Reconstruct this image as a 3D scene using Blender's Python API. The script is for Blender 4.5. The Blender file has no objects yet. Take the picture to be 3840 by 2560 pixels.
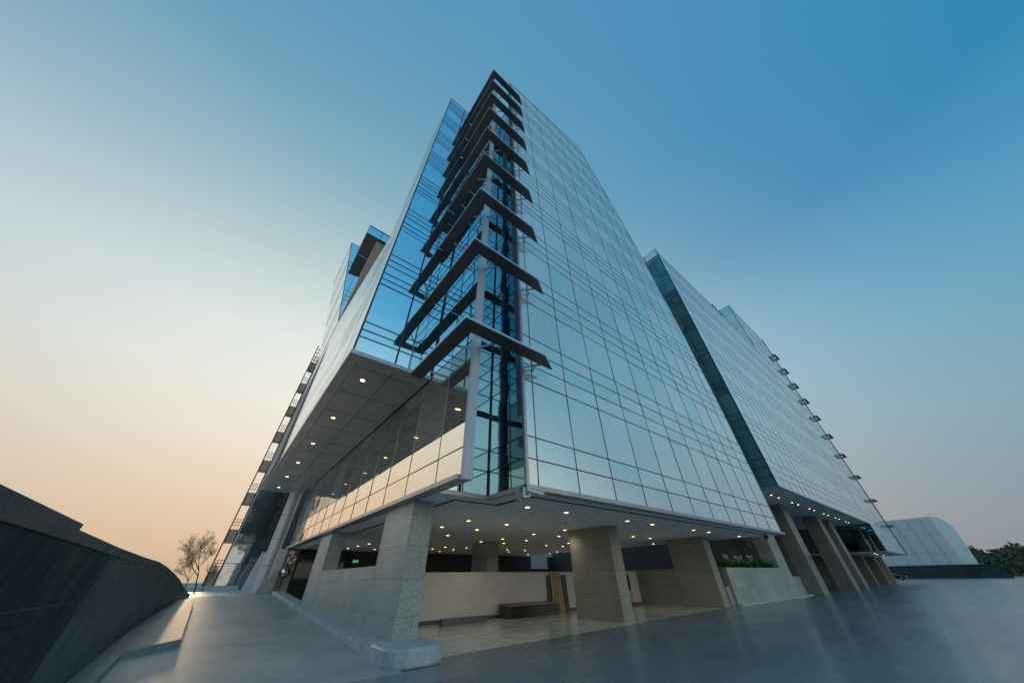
import bpy, math, random
from mathutils import Matrix, Vector
random.seed(7)
C = bpy.context.scene.collection
scn = bpy.context.scene

# ------------------------------------------------------------------ camera
cam_d = bpy.data.cameras.new('camera'); cam = bpy.data.objects.new('camera', cam_d); C.objects.link(cam)
cam_d.sensor_width = 36; cam_d.lens = 10.528; cam_d.clip_start = 0.05; cam_d.clip_end = 4000
Rm = ((0.78049061, -0.37881875, -0.4973236), (-0.6250377, -0.48904805, -0.60840766), (-0.01273891, 0.78570246, -0.61847341))
# X runs along the right-hand facade, Y along the left-hand one, Z is up; the lens stands 1.6 m above the drive
M3 = Matrix(((0.78049061, -0.37881875, -0.4973236), (-0.6250377, -0.48904805, -0.60840766), (-0.01273891, 0.78570246, -0.61847341)))
m4 = M3.to_4x4(); m4.translation = (0, 0, 1.6); cam.matrix_world = m4
cam.matrix_world = Matrix.Translation((0, 0, 1.6)) @ M3.to_4x4()
scn.camera = cam
scn.view_settings.view_transform = 'Standard'; scn.view_settings.look = 'None'
scn.view_settings.exposure = 0.0; scn.view_settings.gamma = 1.0

# ------------------------------------------------------------------ sky (dusk gradient by direction) and low sun
def lin(c):
    return tuple(((v/255)/12.92 if v/255 <= .04045 else ((v/255+.055)/1.055)**2.4) for v in c)+(1,)
SUN_AZ = (0.20, 0.98)
w = bpy.data.worlds.new('World'); scn.world = w; w.use_nodes = True
nt = w.node_tree; nt.nodes.clear()
N = nt.nodes.new; L = nt.links.new
tc = N('ShaderNodeTexCoord'); sep = N('ShaderNodeSeparateXYZ'); L(tc.outputs['Generated'], sep.inputs[0])
def ramp(stops):
    r = N('ShaderNodeValToRGB'); r.color_ramp.interpolation = 'EASE' if False else 'LINEAR'
    e = r.color_ramp.elements
    e[0].position = stops[0][0]; e[0].color = lin(stops[0][1]); e[1].position = stops[-1][0]; e[1].color = lin(stops[-1][1])
    for p, c in stops[1:-1]:
        q = e.new(p); q.color = lin(c)
    return r
rs = ramp([(0, (212, 178, 146)), (.07, (231, 198, 163)), (.16, (239, 214, 185)), (.27, (245, 231, 210)), (.38, (246, 241, 228)), (.50, (238, 240, 232)), (.60, (218, 228, 222)), (.72, (184, 206, 207)), (.84, (143, 180, 195)), (1, (88, 150, 184))])
ra = ramp([(0, (114, 136, 152)), (.1, (116, 146, 166)), (.24, (108, 158, 180)), (.40, (90, 157, 189)), (.54, (66, 147, 187)), (.66, (48, 133, 180)), (.85, (64, 140, 183)), (1, (84, 146, 186))])
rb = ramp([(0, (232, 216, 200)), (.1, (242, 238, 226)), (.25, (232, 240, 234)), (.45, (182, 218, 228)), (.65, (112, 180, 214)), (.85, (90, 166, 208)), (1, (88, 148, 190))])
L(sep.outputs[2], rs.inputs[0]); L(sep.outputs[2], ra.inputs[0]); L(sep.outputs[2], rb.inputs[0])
def math_(op, a, b=None, clamp=False):
    n = N('ShaderNodeMath'); n.operation = op; n.use_clamp = clamp
    for i, v in enumerate((a, b)):
        if v is None: continue
        if isinstance(v, (int, float)): n.inputs[i].default_value = v
        else: L(v, n.inputs[i])
    return n.outputs[0]
dot = math_('ADD', math_('MULTIPLY', sep.outputs[0], SUN_AZ[0]), math_('MULTIPLY', sep.outputs[1], SUN_AZ[1]))
hx = math_('SQRT', math_('ADD', math_('MULTIPLY', sep.outputs[0], sep.outputs[0]), math_('MULTIPLY', sep.outputs[1], sep.outputs[1])))
ca = math_('DIVIDE', dot, math_('ADD', hx, .02))
t = math_('POWER', math_('ADD', math_('MULTIPLY', ca, .64), .36, True), 2.1, True)
mx = N('ShaderNodeMix'); mx.data_type = 'RGBA'; L(t, mx.inputs[0]); L(ra.outputs[0], mx.inputs[6]); L(rs.outputs[0], mx.inputs[7])
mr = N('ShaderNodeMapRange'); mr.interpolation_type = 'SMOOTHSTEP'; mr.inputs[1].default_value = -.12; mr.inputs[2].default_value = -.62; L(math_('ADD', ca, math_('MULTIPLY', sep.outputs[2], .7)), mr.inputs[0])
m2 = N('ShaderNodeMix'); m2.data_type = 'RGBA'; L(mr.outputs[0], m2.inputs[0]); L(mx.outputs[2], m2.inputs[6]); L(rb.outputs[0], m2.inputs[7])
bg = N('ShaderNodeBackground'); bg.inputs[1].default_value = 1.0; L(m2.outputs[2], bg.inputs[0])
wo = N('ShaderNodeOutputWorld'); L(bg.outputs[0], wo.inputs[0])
sl = bpy.data.lights.new('sun', 'SUN'); sl.energy = 2.2; sl.angle = math.radians(3); sl.color = (1, .70, .42)
so = bpy.data.objects.new('sun', sl); C.objects.link(so)
so.rotation_euler = Vector((0.052, -0.9986, -0.085)).to_track_quat('-Z', 'Y').to_euler()

# ------------------------------------------------------------------ materials
def mat(name, col, rough=.5, metal=0, spec=.5, emit=None, es=0, build=None, coat=0):
    m = bpy.data.materials.new(name); m.use_nodes = True; n = m.node_tree; b = n.nodes['Principled BSDF']
    b.inputs['Base Color'].default_value = tuple(col)+(1,); b.inputs['Roughness'].default_value = rough
    b.inputs['Metallic'].default_value = metal; b.inputs['Specular IOR Level'].default_value = spec
    b.inputs['Coat Weight'].default_value = coat; b.inputs['Coat Roughness'].default_value = .12; m.use_backface_culling = False
    if emit: b.inputs['Emission Color'].default_value = tuple(emit)+(1,); b.inputs['Emission Strength'].default_value = es
    if build: build(n, b)
    return m
def nd(n, t, **kw):
    x = n.nodes.new(t)
    for k, v in kw.items():
        if k in x.inputs: x.inputs[k].default_value = v
        else: setattr(x, k, v)
    return x
def objco(n): return nd(n, 'ShaderNodeTexCoord').outputs['Object']
def wallco(n):      # (x+y, z) so that joints run true on every upright face
    s = nd(n, 'ShaderNodeSeparateXYZ'); n.links.new(objco(n), s.inputs[0])
    a = nd(n, 'ShaderNodeMath', operation='ADD'); n.links.new(s.outputs[0], a.inputs[0]); n.links.new(s.outputs[1], a.inputs[1])
    c = nd(n, 'ShaderNodeCombineXYZ'); n.links.new(a.outputs[0], c.inputs[0]); n.links.new(s.outputs[2], c.inputs[1]); return c.outputs[0]
def mul(n, a, b, f=1.0):
    m = nd(n, 'ShaderNodeMix', data_type='RGBA', blend_type='MULTIPLY'); m.inputs[0].default_value = f
    n.links.new(a, m.inputs[6]); n.links.new(b, m.inputs[7]); return m.outputs[2]
def noise(n, co, scale, detail=3, stops=((0, (0, 0, 0)), (1, (1, 1, 1))), rough=.6, stretch=None):
    if stretch:
        mp = nd(n, 'ShaderNodeMapping'); mp.inputs['Scale'].default_value = stretch; n.links.new(co, mp.inputs[0]); co = mp.outputs[0]
    x = nd(n, 'ShaderNodeTexNoise', Scale=scale, Detail=detail, Roughness=rough); n.links.new(co, x.inputs['Vector'])
    r = nd(n, 'ShaderNodeValToRGB'); e = r.color_ramp.elements
    e[0].position = stops[0][0]; e[0].color = tuple(stops[0][1])+(1,); e[1].position = stops[-1][0]; e[1].color = tuple(stops[-1][1])+(1,)
    for p, c in stops[1:-1]:
        q = e.new(p); q.color = tuple(c)+(1,)
    n.links.new(x.outputs[0], r.inputs[0]); return r.outputs[0]
def glass(name, col, rough=.02, wob=.018, metal=1):
    def b(n, p):
        co = objco(n)
        c = noise(n, co, .35, 2, ((.3, (.93, .95, .97)), (.7, (1, 1, 1))))
        rgb = nd(n, 'ShaderNodeRGB'); rgb.outputs[0].default_value = tuple(col)+(1,)
        n.links.new(mul(n, rgb.outputs[0], c), p.inputs['Base Color'])
        x = nd(n, 'ShaderNodeTexNoise', Scale=.8, Detail=1); n.links.new(co, x.inputs['Vector'])
        bp = nd(n, 'ShaderNodeBump', Strength=wob, Distance=.5); n.links.new(x.outputs[0], bp.inputs['Height']); n.links.new(bp.outputs[0], p.inputs['Normal'])
        r = noise(n, co, 3, 4, ((.35, (rough,)*3), (.8, (rough*3,)*3)), stretch=(1, 1, .3)); n.links.new(r, p.inputs['Roughness'])
    return mat(name, col, rough, metal, build=b)
G_MAIN = [glass('mirror glass grey blue', c, metal=.5) for c in ((1.0, 1.0, .95), (.93, .95, .90), (.84, .97, .95))]
G_BLUE = [glass('mirror glass blue', c) for c in ((.72, .92, 1.0), (.68, .88, .98), (.72, .90, .97))]
G_BAND = [glass('pale spandrel glass', c) for c in ((.99, .88, .74), (.97, .86, .72), (1.0, .89, .76))]
G_VISN = [glass('dark vision glass', c, metal=.8) for c in ((.30, .34, .31), (.42, .49, .48), (.24, .28, .26))]
G_DARK = [glass('deep teal glass', c) for c in ((.28, .42, .45), (.22, .35, .38), (.35, .50, .53))]
G_STRIP = [glass('teal strip glass', c, metal=.35) for c in ((.10, .30, .36), (.07, .23, .28), (.14, .38, .44))]
G_NOTCH = [glass('blue notch glass', c) for c in ((.42, .58, .62), (.36, .52, .56), (.48, .64, .68))]
G_TEAL = [glass('teal glass', c) for c in ((.58, .72, .76), (.54, .68, .72), (.62, .75, .78))]
G_LONG = [glass('mirror glass pale green', c, metal=.4) for c in ((.98, 1.0, .95), (.92, .95, .91), (.97, .99, .94))]
G_FAR = [glass('smoked glass', c, .03, .03) for c in ((.52, .55, .58), (.47, .51, .55), (.56, .59, .62))]
WHITE_P = mat('pale coated panel', (.95, .95, .92), .25, .88, build=lambda n, p: n.links.new(noise(n, objco(n), .6, 4, ((.3, (.90, .905, .88)), (.75, (.97, .97, .94))), stretch=(1, 1, .35)), p.inputs['Base Color']))
MULL = mat('dark mullion', (.028, .045, .06), .45, .3)
MULLV = mat('pale vertical joint', (.20, .28, .31), .4, .3)
MULLM = mat('blue grey mullion', (.055, .09, .11), .45, .3)
MULLT = mat('slim blue grey mullion', (.06, .10, .12), .45, .3)
MULLW = mat('panel joint', (.42, .43, .42), .5)
DARKBODY = mat('building core', (.11, .14, .16), .7)
TRIM = mat('brushed aluminium trim', (.42, .43, .45), .35, .7, build=lambda n, p: n.links.new(noise(n, objco(n), 6, 3, ((.3, (.36, .37, .39)), (.8, (.48, .49, .51))), stretch=(1, 1, .2)), p.inputs['Base Color']))
STEELP = mat('pale painted steel', (.50, .53, .58), .35, .2, build=lambda n, p: n.links.new(noise(n, objco(n), 2, 3, ((.3, (.44, .47, .52)), (.8, (.54, .57, .62)))), p.inputs['Base Color']))
VISOR = mat('dark bronze louvre', (.085, .09, .092), .5, .4, build=lambda n, p: n.links.new(noise(n, objco(n), 3, 4, ((.3, (.09, .095, .10)), (.8, (.13, .135, .14)))), p.inputs['Base Color']))
VTRIM = mat('bright visor edge', (.70, .71, .72), .3, .6)
def b_panel(n, p):
    c = noise(n, objco(n), .6, 3, ((.3, (.36, .35, .32)), (.75, (.45, .44, .40)))); n.links.new(c, p.inputs['Base Color'])
SOFP = mat('grey soffit panel', (.28, .28, .27), .38, .35, build=b_panel)
def b_ceil(n, p):
    c = noise(n, objco(n), .5, 4, ((.3, (.84, .85, .84)), (.75, (.92, .92, .90)))); n.links.new(c, p.inputs['Base Color'])
CEIL = mat('painted ceiling', (.6, .6, .58), .6, build=b_ceil)
GROOVE = mat('ceiling slot', (.05, .045, .04), .8)
def b_granite(c1, c2, bw=.92, bh=.80, rg=.28):
    def b(n, p):
        co = objco(n); wc = wallco(n)
        br = nd(n, 'ShaderNodeTexBrick', offset=.5, Scale=1.0); br.inputs['Brick Width'].default_value = bw; br.inputs['Row Height'].default_value = bh
        br.inputs['Mortar Size'].default_value = .006; br.inputs['Color1'].default_value = tuple(c1)+(1,); br.inputs['Color2'].default_value = tuple(c2)+(1,)
        br.inputs['Mortar'].default_value = (c1[0]*.35, c1[1]*.35, c1[2]*.35, 1); br.inputs['Bias'].default_value = 0
        n.links.new(wc, br.inputs['Vector'])
        s = noise(n, co, 26, 8, ((.38, (.22, .23, .24)), (.48, (.85, .86, .86)), (.56, (1.15, 1.15, 1.12)), (.66, (1.6, 1.58, 1.5))), .9)
        d = noise(n, co, .9, 4, ((.3, (.82, .84, .84)), (.75, (1.05, 1.05, 1.04))), stretch=(1, 1, .25))
        n.links.new(mul(n, mul(n, br.outputs[0], s), d), p.inputs['Base Color'])
        r = noise(n, co, 2, 3, ((.3, (rg,)*3), (.8, (rg*1.7,)*3))); n.links.new(r, p.inputs['Roughness'])
        bp = nd(n, 'ShaderNodeBump', Strength=.25, Distance=.004); n.links.new(br.outputs['Fac'], bp.inputs['Height']); bp.invert = True; n.links.new(bp.outputs[0], p.inputs['Normal'])
    return b
GRAN = mat('speckled grey granite', (.28, .30, .28), .35, build=b_granite((.50, .52, .49), (.40, .43, .41)))
GRANW = mat('warm grey granite', (.25, .24, .2), .35, build=b_granite((.38, .365, .31), (.34, .33, .28), 3.0, .92))
GRANF = mat('brown granite', (.2, .18, .16), .4, build=b_granite((.30, .28, .25), (.26, .245, .22), 2.2, 1.1))
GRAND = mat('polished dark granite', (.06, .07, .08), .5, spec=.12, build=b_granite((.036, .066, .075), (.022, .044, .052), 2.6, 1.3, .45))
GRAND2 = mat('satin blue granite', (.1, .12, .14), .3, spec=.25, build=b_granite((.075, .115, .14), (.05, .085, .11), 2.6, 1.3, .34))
def b_road(n, p):
    co = objco(n)
    a = noise(n, co, .25, 6, ((.3, (.15, .195, .22)), (.55, (.185, .235, .26)), (.8, (.24, .285, .30))), .65, (1, 1.5, 1))
    s = noise(n, co, 40, 6, ((.3, (.85,)*3), (.7, (1.12,)*3)), .8)
    st = noise(n, co, .8, 3, ((.3, (.88,)*3), (.75, (1.08,)*3)), .5, (.2, 1.8, 1))
    n.links.new(mul(n, mul(n, a, s), st), p.inputs['Base Color'])
    r = noise(n, co, .5, 4, ((.3, (.24,)*3), (.75, (.36,)*3)), .6, (.3, 1.6, 1)); n.links.new(r, p.inputs['Roughness'])
    x = nd(n, 'ShaderNodeTexNoise', Scale=5, Detail=6); n.links.new(co, x.inputs['Vector'])
    bp = nd(n, 'ShaderNodeBump', Strength=.015, Distance=.01); n.links.new(x.outputs[0], bp.inputs['Height']); n.links.new(bp.outputs[0], p.inputs['Normal'])
ROAD = mat('smooth dark concrete', (.09, .1, .11), .3, spec=.6, build=b_road, coat=.15)
def b_ramp(n, p):
    co = objco(n)
    a = noise(n, co, .5, 6, ((.3, (.34, .37, .38)), (.55, (.48, .50, .49)), (.8, (.64, .64, .58))), .65)
    st = noise(n, co, .7, 4, ((.3, (.88,)*3), (.75, (1.05,)*3)), .55, (1, .5, 1))
    s = noise(n, co, 50, 5, ((.3, (.86,)*3), (.7, (1.1,)*3)), .8)
    n.links.new(mul(n, mul(n, a, st), s), p.inputs['Base Color'])
    x = nd(n, 'ShaderNodeTexNoise', Scale=2.5, Detail=7); n.links.new(co, x.inputs['Vector'])
    bp = nd(n, 'ShaderNodeBump', Strength=.12, Distance=.02); n.links.new(x.outputs[0], bp.inputs['Height']); n.links.new(bp.outputs[0], p.inputs['Normal'])
RAMP = mat('worn pale concrete', (.27, .28, .27), .45, build=b_ramp)
KERB = mat('painted kerb concrete', (.26, .31, .34), .5, build=lambda n, p: n.links.new(noise(n, objco(n), 3, 6, ((.3, (.30, .38, .42)), (.5, (.46, .52, .55)), (.75, (.62, .66, .67))), .7), p.inputs['Base Color']))
KERBD = mat('weathered blue kerb concrete', (.22, .28, .32), .5, build=lambda n, p: n.links.new(noise(n, objco(n), 2.5, 6, ((.3, (.17, .23, .27)), (.5, (.26, .32, .35)), (.75, (.38, .42, .43))), .7), p.inputs['Base Color']))
def b_tile(n, p):
    co = objco(n)
    br = nd(n, 'ShaderNodeTexBrick', offset=0, Scale=1.0); br.inputs['Brick Width'].default_value = 2.7; br.inputs['Row Height'].default_value = 3.3
    br.inputs['Mortar Size'].default_value = .022; br.inputs['Color1'].default_value = (.72, .73, .69, 1); br.inputs['Color2'].default_value = (.66, .68, .64, 1)
    br.inputs['Mortar'].default_value = (.15, .13, .10, 1); n.links.new(co, br.inputs['Vector'])
    a = noise(n, co, .7, 5, ((.3, (.75, .78, .80)), (.7, (1.05, 1.05, 1.03))), .65)
    n.links.new(mul(n, br.outputs[0], a), p.inputs['Base Color'])
    r = noise(n, co, 1.2, 4, ((.3, (.10,)*3), (.75, (.26,)*3))); n.links.new(r, p.inputs['Roughness'])
TILE = mat('polished pale floor', (.4, .4, .38), .15, build=b_tile, coat=.1)
WALLW = mat('white painted wall', (.62, .60, .57), .6, build=lambda n, p: n.links.new(noise(n, objco(n), .8, 5, ((.3, (.60, .58, .55)), (.75, (.72, .70, .66)))), p.inputs['Base Color']))
SKIRT = mat('grey skirting', (.10, .11, .12), .5)
BLACK = mat('black lacquer', (.012, .013, .014), .35)
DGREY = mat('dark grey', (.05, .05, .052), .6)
PINE = mat('varnished pine', (.42, .30, .16), .5, build=lambda n, p: n.links.new(noise(n, objco(n), 8, 4, ((.3, (.33, .23, .12)), (.7, (.50, .37, .21))), stretch=(3, 3, .2)), p.inputs['Base Color']))
PWHITE = mat('white plastic', (.72, .74, .74), .35)
RED = mat('sign red', (.45, .04, .03), .5)
SIGNW = mat('sign white', (.75, .74, .72), .5)
CHROME = mat('convex mirror', (.75, .75, .75), .03, 1)
LAMP = mat('lit lamp', (1, .9, .7), .5, emit=(1, .70, .27), es=4.5)
LAMPW = mat('warm lit lamp', (1, .9, .7), .5, emit=(1, .62, .30), es=6)
GREEN = mat('green exit panel', (.02, .3, .1), .5, emit=(.03, .45, .16), es=.35)
PALEG = mat('pale exit symbol', (.6, .9, .7), .5, emit=(.5, .9, .65), es=.4)
TIMBER = mat('brown stone cladding', (.30, .23, .18), .5, build=lambda n, p: n.links.new(noise(n, wallco(n), 5, 3, ((.3, (.34, .23, .16)), (.7, (.66, .48, .36))), stretch=(3, .15, 1)), p.inputs['Base Color']))
METALB = mat('blue grey metal cladding', (.27, .36, .42), .45, .2, build=lambda n, p: n.links.new(noise(n, objco(n), .25, 3, ((.3, (.46, .60, .68)), (.75, (.52, .66, .74)))), p.inputs['Base Color']))
METALL = mat('pale blue metal cladding', (.62, .80, .86), .4, .2)
BARK = mat('bark', (.055, .045, .035), .8)
def leafm(name, a, b_):
    return mat(name, a, .5, build=lambda n, p: n.links.new(noise(n, objco(n), 2.2, 3, ((.3, a), (.7, b_))), p.inputs['Base Color']))
LEAFG = leafm('planter leaves', (.05, .15, .035), (.12, .27, .07))
LEAFP = leafm('palm fronds', (.06, .13, .04), (.13, .22, .08))
LEAFD = leafm('dry leaves', (.20, .16, .07), (.36, .28, .13))
LEAFF = leafm('woodland leaves', (.02, .05, .03), (.06, .10, .055))
FLOW = mat('white petals', (.75, .76, .74), .6)
CARP = mat('car paint', (.03, .04, .055), .25, .5, coat=.8)
RUBBER = mat('tyre rubber', (.02, .02, .02), .8)
HAZEH = mat('distant scrub', (.30, .34, .36), 1.0, spec=0)

# ------------------------------------------------------------------ mesh helpers
class MB:
    def __init__(s): s.v = []; s.f = []; s.m = []
    def poly(s, pts, m=0):
        k = len(s.v); s.v += [tuple(p) for p in pts]; s.f.append(tuple(range(k, k+len(pts)))); s.m.append(m); return s
    def box(s, x0, x1, y0, y1, z0, z1, m=0):
        k = len(s.v); s.v += [(x, y, z) for z in (z0, z1) for x, y in ((x0, y0), (x1, y0), (x1, y1), (x0, y1))]
        for f in ((0, 3, 2, 1), (4, 5, 6, 7), (0, 1, 5, 4), (1, 2, 6, 5), (2, 3, 7, 6), (3, 0, 4, 7)):
            s.f.append(tuple(k+i for i in f)); s.m.append(m)
        return s
    def prism(s, pts, d, m=0):       # pts: ring of 3-D points, d: extrusion vector
        k = len(s.v); n = len(pts); s.v += [tuple(p) for p in pts]+[tuple(p[i]+d[i] for i in range(3)) for p in pts]
        s.f.append(tuple(k+i for i in range(n))[::-1]); s.f.append(tuple(k+n+i for i in range(n))); s.m += [m, m]
        for i in range(n):
            j = (i+1) % n; s.f.append((k+i, k+j, k+n+j, k+n+i)); s.m.append(m)
        return s
    def bar(s, a, b, w, t, up=(0, 0, 1), m=0):   # bar from a to b, section w (across) x t (along up)
        a = Vector(a); b = Vector(b); d = (b-a).normalized(); u = Vector(up)
        sd = d.cross(u)
        if sd.length < 1e-4: sd = d.cross(Vector((1, 0, 0)))
        sd.normalize(); u = sd.cross(d).normalized(); h = sd*w/2; q = u*t/2
        return s.prism([a-h-q, a+h-q, a+h+q, a-h+q], tuple(b-a), m)
    def tube(s, pts, r, n=8, m=0):
        k = len(s.v); rs_ = r if isinstance(r, (list, tuple)) else [r]*len(pts); pts = [Vector(p) for p in pts]
        for i, p in enumerate(pts):
            d = (pts[min(i+1, len(pts)-1)]-pts[max(i-1, 0)]).normalized(); a = d.cross(Vector((.13, .2, 1)));
            if a.length < 1e-3: a = d.cross(Vector((1, 0, 0)))
            a.normalize(); b = d.cross(a)
            for j in range(n):
                t_ = 2*math.pi*j/n; s.v.append(tuple(p+(a*math.cos(t_)+b*math.sin(t_))*rs_[i]))
        for i in range(len(pts)-1):
            for j in range(n):
                s.f.append((k+i*n+j, k+i*n+(j+1) % n, k+(i+1)*n+(j+1) % n, k+(i+1)*n+j)); s.m.append(m)
        s.f.append(tuple(k+j for j in range(n))[::-1]); s.f.append(tuple(k+(len(pts)-1)*n+j for j in range(n))); s.m += [m, m]
        return s
ROOT = {}
def build(name, mb, mats, parent=None, smooth=False, bevel=0):
    me = bpy.data.meshes.new(name); org = Vector((0, 0, 0))
    if parent is not None: org = ROOT[parent.name]
    vs = [(v[0]-org.x, v[1]-org.y, v[2]-org.z) for v in mb.v]
    me.from_pydata(vs, [], mb.f); me.update()
    ml = mats if isinstance(mats, (list, tuple)) else [mats]
    for m in ml: me.materials.append(m)
    if len(ml) > 1: me.polygons.foreach_set('material_index', mb.m)
    if smooth: me.polygons.foreach_set('use_smooth', [True]*len(me.polygons))
    o = bpy.data.objects.new(name, me); C.objects.link(o)
    if parent is not None: o.parent = parent; ROOT[o.name] = org
    else: ROOT[o.name] = org
    if bevel:
        b = o.modifiers.new('bevel', 'BEVEL'); b.width = bevel; b.segments = 2; b.limit_method = 'ANGLE'; b.angle_limit = math.radians(40)
    return o
def tag(o, label, cat, group=None):
    o['label'] = label; o['category'] = cat
    if group: o['group'] = group
    return o
def thing(name, loc, label, cat, group=None):
    o = bpy.data.objects.new(name, None); C.objects.link(o); o.location = loc; o.empty_display_size = .2
    ROOT[o.name] = Vector(loc); return tag(o, label, cat, group)
def solo(name, mb, m, label, cat, group=None, **k): return tag(build(name, mb, m, None, **k), label, cat, group)
def struct(name, mb, m, kind='structure', **k):
    o = build(name, mb, m, None, **k); o['kind'] = kind; return o
def copy_thing(root, dx, label=None, group=None):
    r = root.copy(); C.objects.link(r); r.location = Vector(root.location)+Vector(dx); ROOT[r.name] = Vector(r.location)
    if label: r['label'] = label
    if group: r['group'] = group
    for ch in list(root.children):
        c = ch.copy(); C.objects.link(c); c.parent = r
        for g in list(ch.children):
            q = g.copy(); C.objects.link(q); q.parent = c
    return r

# ------------------------------------------------------------------ curtain wall builder
def clip(poly, a, b, keep):     # keep side of line a->b (left = +)
    out = []
    def sd(p): return ((b[0]-a[0])*(p[1]-a[1])-(b[1]-a[1])*(p[0]-a[0]))*keep
    for i in range(len(poly)):
        p = poly[i]; q = poly[(i+1) % len(poly)]; sp = sd(p); sq = sd(q)
        if sp >= 0: out.append(p)
        if (sp > 0) != (sq > 0) and abs(sp-sq) > 1e-9:
            t_ = sp/(sp-sq); out.append((p[0]+(q[0]-p[0])*t_, p[1]+(q[1]-p[1])*t_))
    return out
def clip_conv(poly, conv):      # conv counter-clockwise
    for i in range(len(conv)):
        if len(poly) < 3: return []
        poly = clip(poly, conv[i], conv[(i+1) % len(conv)], 1)
    return poly
def clip_seg(a, b, conv):
    t0, t1 = 0., 1.
    for i in range(len(conv)):
        p = conv[i]; q = conv[(i+1) % len(conv)]
        f = lambda r: (q[0]-p[0])*(r[1]-p[1])-(q[1]-p[1])*(r[0]-p[0])
        fa, fb = f(a), f(b)
        if fa < 0 and fb < 0: return None
        if fa < 0: t0 = max(t0, fa/(fa-fb))
        elif fb < 0: t1 = min(t1, fa/(fa-fb))
    if t1-t0 < 1e-4: return None
    g = lambda t_: (a[0]+(b[0]-a[0])*t_, a[1]+(b[1]-a[1])*t_)
    return g(t0), g(t1)
class Facade:
    def __init__(s, root): s.root = root; s.panes = []
    def face(s, mapf, nrm, conv, us, zs, mats, wu=.042, wz=.042, proud=.008, mm=MULL, name='mullion_grid', tilt=.003, edge=True, vm=None):
        """mapf(u,z)->xyz on the glass plane; nrm outward normal; conv outline (ccw in u,z)"""
        n = Vector(nrm); us = sorted(us); zs = sorted(zs); rnd = random.Random(int(us[0]*17+zs[-1]*3+len(us)))
        gm = MB(); gv = MB()
        for i in range(len(us)-1):
            for j in range(len(zs)-1):
                p = clip_conv([(us[i], zs[j]), (us[i+1], zs[j]), (us[i+1], zs[j+1]), (us[i], zs[j+1])], conv)
                if len(p) < 3: continue
                c = Vector((sum(q[0] for q in p)/len(p), sum(q[1] for q in p)/len(p), 0)); ta = rnd.gauss(0, tilt); tb = rnd.gauss(0, tilt)
                pts = [Vector(mapf(*q))+n*((q[0]-c[0])*ta+(q[1]-c[1])*tb) for q in p]
                cc = sum(pts, Vector())/len(pts); ar = abs(sum(p[k][0]*p[(k+1) % len(p)][1]-p[(k+1) % len(p)][0]*p[k][1] for k in range(len(p))))/2
                v = cc-Vector((0, 0, 1.6)); s.panes.append((ar*abs(v.normalized().dot(n))/v.length_squared, pts, rnd.choices((0, 1, 2), (6, 3, 1))[0], mats))
        def seg(a, b, wd, g_=gm):
            r = clip_seg(a, b, conv)
            if r: A = Vector(mapf(*r[0]))+n*proud/2; B = Vector(mapf(*r[1]))+n*proud/2; g_.bar(A, B, wd, proud+.012, nrm)
        z0 = min(q[1] for q in conv); z1 = max(q[1] for q in conv); u0 = min(q[0] for q in conv); u1 = max(q[0] for q in conv)
        for u in us: seg((u, z0), (u, z1), wu, gv if vm else gm)
        if vm: build('vertical_joint', gv, vm, s.root)
        proud *= .8
        for z in zs: seg((u0, z), (u1, z), wz)
        if edge:
            for k in range(len(conv)):
                a = conv[k]; b = conv[(k+1) % len(conv)]; gm.bar(Vector(mapf(*a))+n*.004, Vector(mapf(*b))+n*.004, .07, .03, nrm)
        return build(name, gm, mm, s.root)
    def flush(s, extra=False):
        s.panes.sort(key=lambda q: -q[0])
        for sc_, pts, mi, mats in s.panes[:100]: build('glass_pane', MB().poly(pts), mats[mi], s.root)
        rest = s.panes[100:]
        if rest:
            ml = []; mb = MB()
            for sc_, pts, mi, mats in rest:
                if mats[mi] not in ml: ml.append(mats[mi])
                mb.poly(pts, ml.index(mats[mi]))
            o = build('glass_pane', mb, ml, s.root); o['kind'] = 'stuff'
def fr(a, b, st):
    r = []; x = a
    while x < b+1e-6: r.append(x); x += st
    return r

# ------------------------------------------------------------------ ground
def rz(y): return .044*min(max(y-9, 0), 21)
g = MB(); g.poly([(-900, -900, 0), (1500, -900, 0), (1500, 9.0, 0), (-900, 9.0, 0)]); g.poly([(4.1, 9.0, 0), (1500, 9.0, 0), (1500, 1500, 0), (4.1, 1500, 0)])
struct('ground', g, ROAD)
g = MB(); ys = [9, 12, 15, 18, 21, 24, 27, 28.5, 30, 33, 50]
for a, b in zip(ys[:-1], ys[1:]):
    xl = -1.9 if b <= 33 else -400; xr = 4.14 if b <= 33 else 40
    g.poly([(xl, a, rz(a)), (xr, a, rz(a)), (xr, b, rz(b)), (xl, b, rz(b))])
struct('driveway_ramp', g, RAMP)
struct('far_ground', MB().poly([(-400, 50, .9), (40, 50, .9), (40, 1500, .9), (-400, 1500, .9)]), HAZEH)
jn = MB()
for y in (14.0, 19.0, 24.0):
    jn.poly([(-1.0, y-.012, rz(y)+.004), (3.86, y-.012, rz(y)+.004), (3.86, y+.012, rz(y)+.005), (-1.0, y+.012, rz(y)+.005)])
struct('driveway_joint', jn, SKIRT)
jf = MB()
for (x0, y0), (x1, y1) in (((24.49, 4.65), (26.79, 0.69)), ((43.23, 3.24), (43.16, 1.51))):
    jf.poly([(x0, y0-.02, .005), (x1, y1-.03, .005), (x1, y1+.03, .005), (x0, y0+.02, .005)])
struct('forecourt_joint', jf, SKIRT)
TZ = .004
struct('floor', MB().poly([(5.0, 9.75, TZ), (27.6, 10.85, TZ), (34, 12.4, TZ), (34, 34, TZ), (5.0, 34, TZ)]), TILE)

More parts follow.
